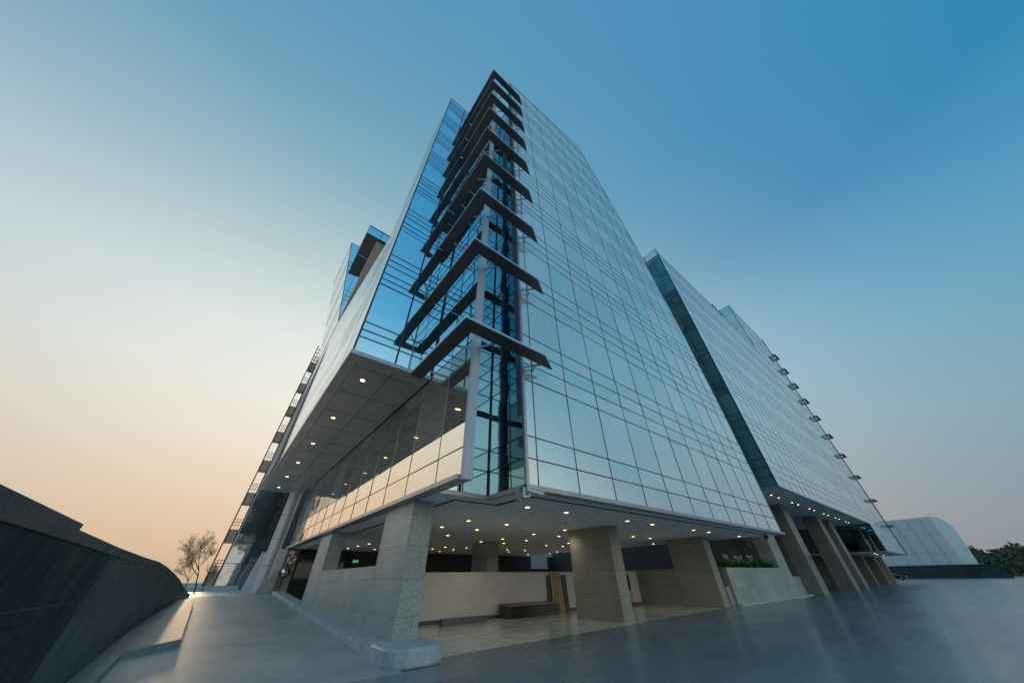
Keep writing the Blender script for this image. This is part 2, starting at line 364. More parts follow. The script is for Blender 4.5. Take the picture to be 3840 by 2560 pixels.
# ------------------------------------------------------------------ main tower
T1 = thing('office_tower', (6.3, 7.1, 0), 'tall mirror-glass office tower with stacked dark corner sunshades over an open ground floor', 'office tower')
F1 = Facade(T1)
FLOOR = 4.26
def zrows(lo, hi, base=7.35):
    r = []
    k = -3
    while base+FLOOR*k < hi+5:
        for d in (0, .71, 1.42, 2.13):
            z = base+FLOOR*k+d
            if lo+.3 < z < hi-.05: r.append(z)
        k += 1
    return [lo]+r+[hi]
FRY = 7.1
conv = [(6.3, 3.72), (28.75, 3.72), (28.45, 12), (27.7, 20.5), (25.75, 32), (22.35, 45.1), (19.6, 54.0), (6.1, 49.6)]
us = [6.3-.25, 6.3, 6.75]+[8.62+2.0*k for k in range(11)]
F1.face(lambda u, z: (u, FRY, z), (0, -1, 0), conv, us, zrows(3.72, 55), G_MAIN, wu=.03, wz=.034, mm=MULLM)
bd = MB(); bd.prism([(u, FRY+.03, z) for u, z in conv], (0, .35, 0))
inner = [(6.34, 3.75), (27.0, 3.75), (27.0, 20), (24.9, 32), (21.6, 42.3), (6.34, 42.3)]
bd.prism([(u, FRY+.38, z) for u, z in inner], (0, 13, 0))
bd.box(4.25, 6.34, 9.16, 20, 3.75, 40.8); bd.box(4.25, 8, 9.2, 33.5, 3.75, 8.3)
build('tower_core', bd, DARKBODY, T1)
# corner notch: two glass walls meeting at the inner corner
zr = zrows(3.72, 41.5)
F1.face(lambda u, z: (6.29, u, z), (-1, 0, 0), [(7.12, 3.72), (9.1, 3.72), (9.1, 41.5), (7.12, 41.5)][::1], [7.12, 9.1], zr, G_NOTCH, name='notch_frame', wu=.03, wz=.03)
F1.face(lambda u, z: (u, 9.1, z), (0, -1, 0), [(4.2, 3.72), (6.27, 3.72), (6.27, 41.5), (4.2, 41.5)], [4.2, 5.3, 6.27], zr, G_TEAL, name='notch_frame', wu=.03, wz=.03)
# left facade: pale band of two rows, dark glass above it, then blue corner glazing
yl = [7.22, 8.7]+[10.9+2.05*k for k in range(11)]+[33.5]
XL = 4.15
F1.face(lambda u, z: (XL, u, z), (-1, 0, 0), [(7.22, 3.72), (33.5, 3.72), (33.5, 5.2), (7.22, 5.2)], yl, [3.72, 4.45, 5.2], G_BAND, wu=.018, wz=.026, edge=False, name='band_frame')
F1.face(lambda u, z: (XL, u, z), (-1, 0, 0), [(7.22, 5.2), (33.5, 5.2), (33.5, 8.2), (7.22, 8.2)], yl, [5.2, 7.35, 8.2], G_VISN, wu=.014, wz=.022, mm=TRIM, edge=False, name='vision_frame')
F1.face(lambda u, z: (XL, u, z), (-1, 0, 0), [(7.22, 8.2), (10.4, 8.2), (10.4, 41), (7.22, 41)], [7.22, 8.7, 10.4], [8.2]+zrows(8.3, 41)[1:], G_TEAL, name='corner_frame', wu=.03, wz=.025, edge=False)
# wing: blue face looking down the drive
zb = [8.15, 8.89, 9.24, 9.63]
k = 0
while 11.9+4.26*k < 40:
    zb += [z for z in (11.9+4.26*k+d for d in (0, .36, .74, 1.3, 1.7, 2.12)) if z < 40]; k += 1
zb.append(40.45)
F1.face(lambda u, z: (u, 10.45, z), (0, -1, 0), [(1.03, 8.15), (4.12, 8.15), (4.12, 40.45), (1.0, 40.45)], [.9, 2.6, 4.12], zb, G_BLUE, wu=.07, name='wing_frame')
F1.flush()
# wing: pale side wall running away along the drive
def lerp(a, b, t_): return tuple(a[i]+(b[i]-a[i])*t_ for i in range(3))
def ruled(mb, rows):     # rows: list of polylines with equal counts
    k = len(mb.v); n = len(rows[0])
    for r in rows: mb.v += [tuple(p) for p in r]
    for i in range(len(rows)-1):
        for j in range(n-1): mb.f.append((k+i*n+j, k+(i+1)*n+j, k+(i+1)*n+j+1, k+i*n+j+1)); mb.m.append(0)
def sect(pts, n):   # resample polyline given by (z) knots evenly
    out = []
    for i in range(n+1):
        t_ = i/n*(len(pts)-1); a = min(int(t_), len(pts)-2); out.append(lerp(pts[a], pts[a+1], t_-a))
    return out
pa = MB()
ruled(pa, [sect([(1.03, 10.42, 8.15), (1.0, 10.42, 40.45)], 8), sect([(1.02, 14.6, 8.15), (.99, 14.6, 40.3)], 8)])
build('side_wall', pa, WHITE_P, T1)
pb = MB(); ruled(pb, [sect([(1.02, 14.6, 8.15), (1.0, 14.6, 20.5)], 4), sect([(.93, 28.5, 8.16), (.62, 28.5, 22.4)], 4)])
build('side_wall', pb, WHITE_P, T1)
jm = MB()
for z in zrows(8.3, 40.2)[1:-1]:
    jm.bar((1.0, 10.45, z), (.99, 14.6, z), .014, .006, (-1, 0, 0))
    if z < 20.4: jm.bar((1.0, 14.6, z), (.93-(z-8.16)/14.24*.31, 28.5, z), .014, .01, (-1, 0, 0))
for y in (12.5,): jm.bar((1.0, y, 8.2), (.985, y, 40.3), .014, .01, (-1, 0, 0))
for y in fr(16.6, 27.5, 2.05):
    f = (y-14.6)/13.9; jm.bar((1.02-.09*f, y, 8.2), (1.0-.38*f, y, 20.4+1.9*f), .014, .01, (-1, 0, 0))
build('panel_joint', jm, MULLW, T1)
wb = MB(); wb.box(1.08, 4.2, 10.5, 14.5, 8.25, 40.4); wb.box(1.08, 4.3, 14.5, 28.4, 8.25, 20.0)
build('wing_core', wb, DARKBODY, T1)
# soffit of the wing with panel joints
sf = MB(); sf.prism([(1.03, 10.42, 8.06), (4.1, 10.42, 8.06), (4.1, 37, 8.06), (.87, 37, 8.06)], (0, 0, .1)); build('wing_soffit', sf, SOFP, T1)
sj = MB()
for y in fr(11.25, 36, 2.35): sj.box(1.4, 4.05, y-.007, y+.007, 8.052, 8.062)
sj.box(2.72, 2.738, 10.9, 36.9, 8.050, 8.061); sj.box(1.36, 1.372, 10.9, 36.9, 8.050, 8.061)
build('soffit_joint', sj, GROOVE, T1)
ft = MB(); ft.bar((1.0, 10.40, 8.11), (4.12, 10.40, 8.11), .10, .16, (0, 0, 1)); ft.bar((.99, 10.4, 8.11), (.86, 37, 8.11), .06, .14, (0, 0, 1)); build('soffit_trim', ft, TRIM, T1)
# pale steel fin at the corner
build('steel_fin', MB().box(4.11, 4.40, 7.08, 7.235, 3.58, 40.9), STEELP, T1, bevel=.015)
cn = MB(); cn.box(6.22, 6.33, 7.04, 7.14, 3.66, 49.4); build('corner_post', cn, TRIM, T1)
# bottom trims
bt = MB(); bt.box(4.0, 4.42, 7.24, 33.6, 3.60, 3.715); bt.box(4.42, 6.28, 8.98, 9.1, 3.60, 3.72); bt.box(6.2, 6.33, 7.05, 9.1, 3.60, 3.72)
bt.prism([(6.2, 7.0, 3.60), (28.85, 7.0, 3.60), (28.85, 7.14, 3.60), (6.2, 7.14, 3.60)], (0, 0, .13)); bt.prism([(6.2, 7.14, 3.585), (28.8, 7.14, 3.585), (28.8, 7.3, 3.585), (6.2, 7.3, 3.585)], (0, 0, .10))
build('base_trim', bt, TRIM, T1)
# ceiling of the open ground floor
ce = MB(); ce.prism([(6.3, 7.32, 3.6), (28.8, 7.32, 3.6), (28.6, 12.2, 3.6), (28.6, 34, 3.6), (4.3, 34, 3.6), (4.42, 9.12, 3.6), (6.3, 9.12, 3.6)], (0, 0, .12)); build('ceiling', ce, CEIL, T1)
gr = MB()
path = [(27.6, 7.78), (7.0, 7.78), (6.95, 9.55), (5.3, 9.55), (5.3, 32.5)]
for a, b in zip(path[:-1], path[1:]):
    gr.box(min(a[0], b[0])-.05, max(a[0], b[0])+.05, min(a[1], b[1])-.05, max(a[1], b[1])+.05, 3.586-.0005*path.index(a), 3.602)
build('ceiling_groove', gr, GROOVE, T1)
# dark rooms at the back of the ground floor
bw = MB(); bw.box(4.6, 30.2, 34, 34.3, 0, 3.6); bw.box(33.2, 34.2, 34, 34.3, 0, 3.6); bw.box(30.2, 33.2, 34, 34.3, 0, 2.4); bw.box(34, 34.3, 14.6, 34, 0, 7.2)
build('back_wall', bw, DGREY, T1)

solo('added_backdrop_wall', MB().box(28, 60, 52, 52.4, 0, 9), WALLW, 'pale backdrop wall added to dim the sky seen through the opening at the back of the ground floor', 'wall')  # added outside so the back opening shows grey instead of bright sky
# sunshades: one per floor, L-shaped, with bracket and bright edge
vis = []
for i, z in enumerate((7.95, 12.2, 16.45, 20.75, 25.0, 29.45, 33.65, 37.9, 42.15)):
    mb = MB()
    yend = 10.38 if z < 40 else 12.2
    ring = [(3.24, 6.19), (6.62, 6.19), (7.45, 6.68), (3.74, 6.68), (3.74, yend), (3.24, yend)]
    top = [(x, y, z+.05) for x, y in ring]
    mb.prism([(x, y, z-.03) for x, y in ring], (0, 0, .10))
    o = build('sunshade', mb, VISOR, T1)
    e = MB(); e.box(3.21, 3.24, 6.16, yend, z+.0, z+.075); e.box(3.24, 6.62, 6.16, 6.19, z+.0, z+.075); e.bar((6.62, 6.175, z+.04), (7.2, 6.52, z+.04), .03, .075)
    x = build('edge_trim', e, VTRIM, o)
    for a_, b_ in (((3.75, 7.6, z-.02), (4.18, 7.18, z-.15)), ((4.7, 6.68, z-.02), (4.25, 7.12, z-.15)), ((6.35, 6.67, z-.02), (6.85, 7.08, z-.06)), ((6.85, 6.67, z-.02), (6.35, 7.08, z-.10)), ((3.74, 9.6, z-.02), (4.15, 9.6, z-.05))):
        build('bracket', MB().bar(a_, b_, .045, .07), STEELP, o)

# ------------------------------------------------------------------ rear block, its wall leaning out over the drive
T1b = thing('office_block', (1.0, 28.5, 0), 'pale rear block whose side wall leans outward above a dark boxed balcony', 'office block')
nearL = [(.93, 28.5, 8.16), (.80, 28.5, 15), (.61, 28.5, 22.4), (.61, 28.5, 22.41), (.1, 28.5, 25), (-.5, 28.5, 28), (-1.1, 28.5, 31.2), (-1.63, 28.5, 33.8)]
farL = [(.87, 37, 8.16), (.74, 37, 13.9), (.66, 37, 19.5), (.63, 37, 21.9), (.29, 37, 23.95), (-.29, 37, 26.95), (-.95, 37, 30.4), (-1.67, 37, 33.8)]
fl = MB(); ruled(fl, [nearL, [lerp(a, b, .5) for a, b in zip(nearL, farL)], farL]); build('leaning_wall', fl, WHITE_P, T1b, smooth=True)
lj = MB()
for a, b in zip(nearL[1:], farL[1:]): lj.bar(Vector(a)+Vector((-.012, 0, 0)), Vector(b)+Vector((-.012, 0, 0)), .03, .02, (-1, 0, 0))
build('panel_joint', lj, MULLW, T1b)
F1b = Facade(T1b)
F1b.face(lambda u, z: (u, 28.52, z), (0, -1, 0), [(.58, 22.3), (3.4, 22.3), (3.4, 34), (-1.63, 33.8)], [-1.7, .2, 1.5, 3.4], [20]+[z for k in range(4) for z in (20.9+4.26*k, 21.5+4.26*k, 22.2+4.26*k) if z < 33.5]+[34], G_BLUE, name='gable_frame')
F1b.flush()
cb = MB(); cb.prism([(.75, 28.6, 8.3), (3.6, 28.6, 8.3), (3.6, 28.6, 33.7), (-1.5, 28.6, 33.7), (.66, 28.6, 22.4)], (0, 8.3, 0)); build('block_core', cb, DARKBODY, T1b)
bx = MB(); bx.box(-.60, 2.6, 25.0, 28.45, 32.42, 32.52); bx.box(-.62, -.56, 25, 28.45, 32.5, 34.05); o = build('balcony_box', bx, [VISOR], T1b)
bp_ = MB(); bp_.box(-.58, 2.6, 24.98, 25.03, 32.55, 33.95); build('balcony_glass', bp_, G_BLUE[0], o)
br_ = MB(); br_.box(-.62, 2.6, 24.94, 25.06, 33.95, 34.06); br_.box(.85, .9, 24.95, 25.05, 32.5, 34); br_.box(-.62, 2.6, 24.94, 25.06, 32.45, 32.56); build('rail', br_, MULL, o)
sw = MB(); sw.box(-.66, -.62, 24.95, 28.45, 32.4, 34.06); build('balcony_cheek', sw, WHITE_P, T1b)
build('clad_pier', MB().box(.62, 1.45, 25.2, 28.4, 24.0, 32.42), TIMBER, T1b)

# ------------------------------------------------------------------ long block to the right
T2 = thing('long_office_block', (33.9, 7.1, 0), 'long stepped mirror-glass block on granite columns, right of the main tower', 'office block')
F2 = Facade(T2)
us = fr(33.9, 73, 1.97)+[73.4]
F2.face(lambda u, z: (u, 7.1, z), (0, -1, 0), [(33.9, 7.25), (73.4, 7.25), (73.4, 39.9), (33.9, 39.1)], us, zrows(7.25, 40.2, 7.35+FLOOR), G_LONG, wu=.016, wz=.03, mm=MULLT, vm=MULLV)
F2.face(lambda u, z: (u, 7.1, z), (0, -1, 0), [(73.4, 3.9), (96.9, 3.9), (96.9, 52.9), (73.4, 52.6)], fr(73.4, 96.5, 1.97)+[96.9], zrows(3.9, 53.1), G_LONG, wu=.016, wz=.03, mm=MULLT, vm=MULLV)
F2.face(lambda u, z: (33.88, u, z), (-1, 0, 0), [(7.15, 7.25), (13, 7.25), (13, 38.6), (7.15, 38.6)], [7.15, 8.2, 10.2, 13], zrows(7.25, 38.6), G_STRIP, name='end_frame')
F2.face(lambda u, z: (73.38, u, z), (-1, 0, 0), [(7.15, 40), (14, 40), (14, 52.4), (7.15, 52.4)], [7.15, 10.2, 14], zrows(40, 52.4), G_BAND, name='step_frame')
F2.face(lambda u, z: (73.38, u, z), (-1, 0, 0), [(7.15, 3.9), (14.6, 3.9), (14.6, 7.15), (7.15, 7.15)], [7.15, 9.2, 11.4, 14.6], [3.9, 5.4, 7.15], G_DARK, name='lower_box_frame')
F2.flush()
b2 = MB(); b2.box(33.95, 73.4, 7.16, 22, 7.3, 38.7); b2.box(73.42, 96.8, 7.16, 22, 3.95, 52.4); build('block_core', b2, DARKBODY, T2)
c2 = MB(); c2.box(33.9, 73.35, 7.2, 22, 7.18, 7.28); c2.box(73.4, 96.8, 7.2, 22, 3.8, 3.9); build('soffit', c2, CEIL, T2)
t2 = MB(); t2.box(33.8, 73.4, 7.0, 7.14, 7.12, 7.26); t2.box(33.8, 33.92, 7.14, 13, 7.12, 7.26); t2.box(73.35, 97, 7.0, 7.14, 3.78, 3.92); t2.box(73.3, 73.42, 7.0, 7.14, 3.9, 7.2); build('base_trim', t2, TRIM, T2)
rl = MB()
for z in (38.75, 39.15, 39.6, 40.0): rl.box(33.86, 33.92, 7.1, 13, z, z+.05)
for y in (7.12, 9.0, 11, 12.9): rl.box(33.85, 33.93, y, y+.07, 38.6, 40.1)
ant = MB(); ant.tube([(4.6, 7.6, 42.2), (4.6, 7.6, 45.0)], .05, 6); build('antenna', ant, MULL, T1)
build('roof_rail', rl, MULL, T2)
build('back_wall', MB().box(34.3, 96, 16.4, 16.7, 0, 7.2), DGREY, T2)
ph = MB(); ph.box(70.6, 73.0, 9.4, 11.0, 52.0, 53.0); ph.box(70.8, 72.8, 9.6, 10.8, 40, 52); build('roof_plant_box', ph, VISOR, T2)
for z in (8.25, 12.5, 16.8, 21.1, 25.3, 29.6, 33.9, 38.1, 42.4, 46.8):
    mb = MB(); ring = [(94.6, 6.3), (98.3, 6.3), (98.3, 9.4), (97.7, 9.4), (97.7, 6.8), (94.0, 6.8)]
    mb.prism([(x, y, z-.05) for x, y in ring], (0, 0, .14)); mb.prism([(94.3, 7.0, z-.04), (96.9, 7.0, z-.04), (96.9, 7.3, z-.04), (94.3, 7.3, z-.04)], (0, 0, .1))
    o = build('sunshade', mb, VISOR, T2)
    for a_, b_ in (((95.2, 6.8, z), (95.2, 7.15, z)), ((97.7, 6.85, z), (97.0, 7.1, z)), ((97.7, 9.0, z), (97.0, 9.0, z))): build('bracket', MB().bar(a_, b_, .08, .1), STEELP, o)
build('end_fin', MB().box(96.9, 97.15, 7.02, 7.2, 3.8, 53.2), MULL, T2)
c3 = MB(); c3.bar((80, 7.0, 3.78), (80.6, 7.6, 3.6), .1, .1)

# ------------------------------------------------------------------ far left tower
BALW = mat('bright balcony wall', (.86, .85, .82), .6)
T4 = thing('glass_tower', (0, 57, .9), 'smoked-glass tower with stacked balconies behind the bare trees', 'office tower')
F4 = Facade(T4)
F4.face(lambda u, z: (u, 57, z), (0, -1, 0), [(1.0, .95), (15, .95), (15, 35), (.75, 35)], [.7]+fr(3, 15, 2.6), [.95]+fr(3.4, 34, 2.13)+[35], G_FAR, wu=.06, wz=.05)
F4.flush()
b4 = MB(); b4.box(1.05, 15, 57.05, 60, .95, 34.8); build('tower_core', b4, DARKBODY, T4)
st = MB(); st.box(-.12, .02, 56.9, 57.1, .9, 36); st.box(.86, 1.0, 56.86, 57.0, .9, 35.5); build('balcony_frame', st, MULL, T4)
fw = MB(); fw.box(1.0, 1.08, 56.84, 57.02, .9, 35); build('pale_edge', fw, METALL, T4)
for k in range(8):
    z = 2.6+FLOOR*k
    s4 = MB(); s4.box(0, .95, 57.0, 58.3, z-1.4, z); o = build('balcony', s4, TIMBER, T4)
    build('balcony_side', MB().box(.88, .95, 57.1, 58.2, z, z+2.7), BALW, o)
    r4 = MB()
    for q in (.45, .8, 1.1): r4.bar((0, 57.05, z+q), (.95, 57.05, z+q), .05, .05)
    for q in (.3, .62): r4.bar((q, 57.05, z), (q, 57.05, z+1.1), .04, .04)
    build('railing', r4, MULL, o)
tr = MB()
for q in range(7): tr.bar((0, 57, 30.5+q*.8), (.9, 57, 30.5+q*.8), .07, .07)
tr.box(.3, .4, 56.95, 57.05, 30, 35.6); build('roof_frame', tr, MULL, T4)

# ------------------------------------------------------------------ granite walls and columns
wa = thing('granite_wall', (4.28, 10.35, 0), 'sloping-base speckled granite wall with a long opening beside the driveway', 'wall')
yA0, yA1, yO0, yO1, yE = 10.32, 12.68, 12.68, 20.4, 22.75
o = MB(); o.box(4.28, 4.98, yA0, yA1, .2, 3.6); build('pillar', o, GRAN, wa, bevel=.012)
o = MB(); o.box(4.285, 4.96, yA1, yO1, .2, 1.94); build('parapet', o, GRAN, wa)
build('sill', MB().box(4.27, 4.98, yA1, yO1, 1.94, 1.965), TRIM, wa)
o = MB(); o.box(4.28, 4.98, yO1, yE, .2, 3.58); build('pillar', o, GRAN, wa, bevel=.012)
GC = 'granite columns under the buildings'
def column(x0, x1, y0, y1, z1, m, label, cap=False, grp=GC):
    t_ = thing('granite_column', ((x0+x1)/2, (y0+y1)/2, 0), label, 'column', grp)
    build('shaft', MB().box(x0, x1, y0, y1, .12, z1), m, t_, bevel=.02)
    build('plinth', MB().box(x0-.012, x1+.012, y0-.012, y1+.012, 0, .16), m, t_, bevel=.008)
    return t_
column(14.72, 15.5, 10.68, 13.35, 3.6, GRANW, 'broad granite column nearest the polished floor edge, in front of the dark bench')
column(14.4, 15.3, 20.6, 22.6, 3.6, GRANW, 'granite column deep inside, rising behind the white wall')
cw = thing('granite_column', (25.2, 10.7, 0), 'wide granite column with a low dark wall running back into the ground floor', 'column', GC)
build('shaft', MB().box(24.85, 25.7, 10.68, 13.2, 0, 3.6), GRANW, cw, bevel=.02)
build('low_wall', MB().box(24.9, 25.6, 13.2, 17.3, 0, 1.93), GRANW, cw)
dcol = column(38.0, 40.3, 10.73, 11.9, 7.2, GRAN, 'pale-edged granite column rising at the far end of the flower planter')
build('step_block', MB().box(40.32, 42.9, 10.9, 11.9, 0, 1.35), GRAN, dcol)
c1_ = column(43.1, 45.1, 9.75, 11.0, 7.2, GRANF, 'granite column with a small red box on its pale edge')
build('alarm_box', MB().box(44.2, 44.6, 9.66, 9.74, 2.6, 2.85), RED, c1_)
column(56.3, 58.3, 9.7, 11.2, 7.2, GRANF, 'tall brown granite column, second past the planter, left of a close pair')
column(62.3, 64.3, 9.75, 11.0, 7.2, GRANF, 'tall brown granite column at the right of the close pair under the long block')
for x, y, lb in ((83.8, 11.5, 'leftmost of three dark slab columns under the low glass box'), (93.0, 11.2, 'middle of three dark slab columns under the low glass box'), (99.0, 10.9, 'rightmost of three dark slab columns, beside the parked car')):
    column(x, x+1.3, y, y+2.4, 3.82, GRANF, lb)
rc = thing('round_column', (3.55, 36.5, .9), 'tall pale-blue round column carrying the far end of the wing', 'column')
cm = MB(); cm.tube([(3.55, 36.45, .9), (3.55, 36.45, 8.1)], .46, 28); build('shaft', cm, STEELP, rc, smooth=False)
jr = MB()
for z in (2.6, 4.4, 6.2): jr.tube([(3.55, 36.45, z), (3.55, 36.45, z+.03)], .466, 28)
build('joint_ring', jr, MULL, rc)
p3 = thing('granite_pillar', (4.2, 33, .9), 'granite pillar carrying the round traffic sign and mirror', 'pillar')
build('shaft', MB().box(3.66, 5.0, 33, 34.6, .9, 3.55), GRANF, p3); build('pale_return', MB().box(3.60, 4.12, 32.95, 33.0, .9, 3.55), STEELP, p3)
sw = MB(); pr = []
for i in range(9):
    a = i/8*math.pi/2; pr.append((4.3-1.15*math.sin(a) if False else 3.0+1.0*i/8, 32.6, .95+1.35*(i/8)**.7))
sw.prism([(2.9, 32.6, .93)]+pr+[(4.0, 32.6, .93)], (0, .25, 0)); solo('ramp_wall', sw, GRAN, 'curved low granite wall sweeping up to the sign pillar', 'wall')
solo('low_wall', MB().box(-4, 3.0, 50, 50.3, .9, 1.3), KERB, 'low grey wall at the far end of the driveway, below the bare trees', 'wall')
solo('concrete_pier', MB().prism([(3.4, 50, .9), (4.9, 50, .9), (4.9, 50, 4.2), (3.9, 50, 4.2)], (0, 1.2, 0)), WALLW, 'pale rendered pier standing left of the big round column', 'pier')

# ------------------------------------------------------------------ big dark wall on the left
lw = thing('boundary_wall', (-1.2, 5, 0), 'long polished dark granite wall curving down along the left of the driveway', 'wall')
ln = [(-1.22, -4, 2.07), (-1.22, 2, 2.07), (-1.22, 5.6, 2.07), (-1.22, 8, 2.06), (-1.22, 11, 2.07), (-1.22, 14.2, 2.10), (-1.19, 17, 2.06), (-1.08, 20, 1.93), (-.92, 23, 1.74), (-.75, 26, 1.46), (-.58, 29, 1.22), (-.42, 32, 1.05)]
fa = MB(); fb = MB(); cp = MB(); jt = MB()
for (x0, y0, z0), (x1, y1, z1) in zip(ln[:-1], ln[1:]):
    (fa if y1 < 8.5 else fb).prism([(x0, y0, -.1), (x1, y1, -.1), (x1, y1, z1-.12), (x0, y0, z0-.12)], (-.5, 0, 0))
    hgt = .15 if y1 < 6 else .10
    cp.prism([(x0+.015, y0, z0-.13), (x1+.015, y1, z1-.13), (x1+.015, y1, z1-.13+hgt), (x0+.015, y0, z0-.13+hgt)], (-.53, 0, 0))
    jt.bar((x0+.002, y0, min(1.42, z0-.35)), (x1+.002, y1, min(1.42, z1-.35)), .012, .006, (1, 0, 0))
for y in (5.6, 17.0): 
    xx = [q for q in ln if q[1] >= y][0][0]; jt.bar((xx+.002, y, 0), (xx+.002, y, 1.9 if y < 18 else 1.55), .010, .006, (1, 0, 0))
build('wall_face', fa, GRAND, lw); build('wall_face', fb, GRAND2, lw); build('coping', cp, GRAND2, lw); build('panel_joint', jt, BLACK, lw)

ki = thing('kerb_island', (-.5, 14, .2), 'raised wedge-shaped kerb island at the foot of the dark wall', 'kerb')
mb = MB(); ring = [(-1.25, 8.5), (-.86, 8.5), (-.85, 13.58), (.11, 14.6), (-.04, 26.0), (-.75, 27), (-1.3, 20)]
k = len(mb.v); mb.v += [(x, y, rz(y)-.02) for x, y in ring]+[(x, y, rz(y)+.15) for x, y in ring]; n = len(ring)
mb.f.append(tuple(range(n, 2*n))); mb.m.append(0)
for i in range(n): mb.f.append((i, (i+1) % n, n+(i+1) % n, n+i)); mb.m.append(0)
build('kerb_top', mb, KERBD, ki, bevel=.02)
kb = thing('kerb', (4.3, 9.5, 0), 'rounded blue-grey kerb wrapping the foot of the near granite pillar', 'kerb')
mb = MB(); arc = [(3.86, 10.6)]
for i in range(7): a = math.pi+i/6*math.pi/2; arc.append((4.36+.5*math.cos(a), 9.62+.5*math.sin(a)))
for i in range(7): a = 1.5*math.pi+i/6*math.pi/2; arc.append((4.86+.42*math.cos(a), 9.54+.42*math.sin(a)))
arc += [(5.28, 10.9)]
mb.prism([(x, y, 0) for x, y in arc], (0, 0, .34)); build('kerb_nose', mb, KERB, kb, bevel=.05)
mb = MB(); ys = [10.6, 13, 16, 19, 22, 25, 28, 31]
for a, b in zip(ys[:-1], ys[1:]):
    za = max(.34, rz(a)+.16); zb_ = max(.34, rz(b)+.16); mb.prism([(3.86, a, 0), (3.86, b, 0), (3.86, b, zb_), (3.86, a, za)], (.5, 0, 0))
build('kerb_run', mb, KERB, kb)

# ------------------------------------------------------------------ things on the open ground floor
t_ = thing('low_wall', (12, 16.5, 0), 'long white painted low wall across the open ground floor', 'wall')
build('wall_face', MB().box(5.6, 18.9, 16.55, 16.8, .13, 1.84), WALLW, t_); build('skirting', MB().box(5.6, 18.9, 16.52, 16.83, 0, .13), SKIRT, t_)
t_ = thing('bench', (14, 15.7, 0), 'long dark box bench against the white wall', 'bench')
build('base', MB().box(12.35, 15.75, 15.55, 16.2, 0, .46), BLACK, t_); build('seat', MB().box(12.2, 15.8, 15.45, 16.3, .46, .55), mat('bench top', (.20, .17, .13), .45), t_); build('end_panel', MB().box(12.15, 12.34, 15.5, 16.25, 0, .46), DGREY, t_)
for x, lb in ((15.85, 'tall black board leaning on the white wall, left of the timber planks'), (17.08, 'tall black board leaning on the white wall, right of the timber planks')):
    solo('black_board', MB().prism([(x, 16.38, 0), (x+.42, 16.38, 0), (x+.42, 16.5, 1.68), (x, 16.5, 1.68)], (0, .04, 0)), BLACK, lb, 'board')
for i, lb in enumerate(('leftmost', 'second from the left', 'third from the left', 'rightmost')):
    x = 16.12+i*.23
    solo('timber_plank', MB().prism([(x, 16.3, 0), (x+.18, 16.3, 0), (x+.18, 16.46, 1.82), (x, 16.46, 1.82)], (0, .05, 0)), PINE, lb+' of the four upright timber planks leaning between the black boards', 'plank', 'timber planks leaning on the white wall')
solo('parking_stop', MB().prism([(8.5, 15.4, 0), (8.5, 15.62, 0), (8.5, 15.58, .24), (8.5, 15.44, .24)], (2.35, 0, 0)), SKIRT, 'grey wheel stop on the floor in front of the white wall', 'wheel stop')
t_ = thing('vending_cabinet', (24.1, 16, 0), 'white cabinet with a blue panel half hidden behind the broad column', 'cabinet')
build('body', MB().box(23.3, 24.2, 15.8, 16.5, .15, 1.85), WALLW, t_, bevel=.04); build('panel', MB().box(23.28, 23.3, 15.9, 16.4, .8, 1.6), mat('blue panel', (.02, .03, .12), .4), t_)
t_ = thing('exit_sign', (8.5, 30, 2.7), 'small lit green exit sign hanging deep in the ground floor', 'sign')
build('panel', MB().box(8.3, 8.75, 30, 30.05, 2.64, 2.84), GREEN, t_)
s_ = MB(); s_.box(8.38, 8.42, 29.99, 30, 2.67, 2.81); s_.box(8.62, 8.66, 29.99, 30, 2.67, 2.81); s_.box(8.42, 8.62, 29.99, 30, 2.73, 2.755); build('symbol', s_, PALEG, t_)
build('hanger', MB().box(8.5, 8.53, 30.01, 30.04, 2.84, 3.6), DGREY, t_)

# downlights
def lamp(x, y, z, r, m, label, grp, first=[None]):
    t_ = thing('downlight', (x, y, z), label, 'ceiling light', grp)
    a = MB(); a.tube([(x, y, z-.004), (x, y, z-.018)], r*1.18, 16); build('rim', a, TRIM, t_)
    a = MB(); a.tube([(x, y, z-.018), (x, y, z-.028)], r*.94, 16); build('diffuser', a, m, t_)
    return t_
lg = 'round downlights in the ground-floor ceiling'
p0 = None
for y, xs in ((9.15, (8.07, 10.1, 14.2, 16.3, 20.6, 22.5, 27)), (13.1, (8.07, 10.2, 14.2, 20.6, 22.6)), (15.5, (8.05, 10.1, 14.1, 16.2, 27)), (18.6, (10.1, 14.15, 16.2, 20.4)), (20.9, (14, 16, 20.3, 22.2)),
              (26, (8, 14, 16, 20.3, 22.4, 26.7)), (28.2, (7.9, 14, 16, 22.2, 27.8)), (30.7, (7.9, 10, 16, 26.9))):
    for x in xs:
        if p0 is None: p0 = lamp(x, y, 3.6, .088, LAMP, 'small round lit downlight in the white ground-floor ceiling', lg)
        else: copy_thing(p0, (x-8.07, y-9.15, 0))
p1 = None
for y in (12.1, 16.7, 21.3, 26.0, 30.5, 34.8):
    if p1 is None: p1 = lamp(1.93, y, 8.05, .095, LAMPW, 'nearest round lit downlight in the dark panelled wing soffit', 'round downlights in the wing soffit')
    else: copy_thing(p1, (0, y-12.1, 0), 'second nearest round lit downlight in the dark panelled wing soffit' if y < 17 else 'round lit downlight farther along the dark panelled wing soffit')
p2 = None
for x in (37.1, 39.1, 43.1, 45.1, 49.2, 51.1, 55.2, 57.2, 61.0, 63.0, 66.9, 68.7):
    if p2 is None: p2 = lamp(x, 8.63, 7.17, .08, LAMPW, 'small round downlight in the soffit row under the long block', 'row of downlights under the long block')
    else: copy_thing(p2, (x-37.1, 0, 0))
p3_ = None
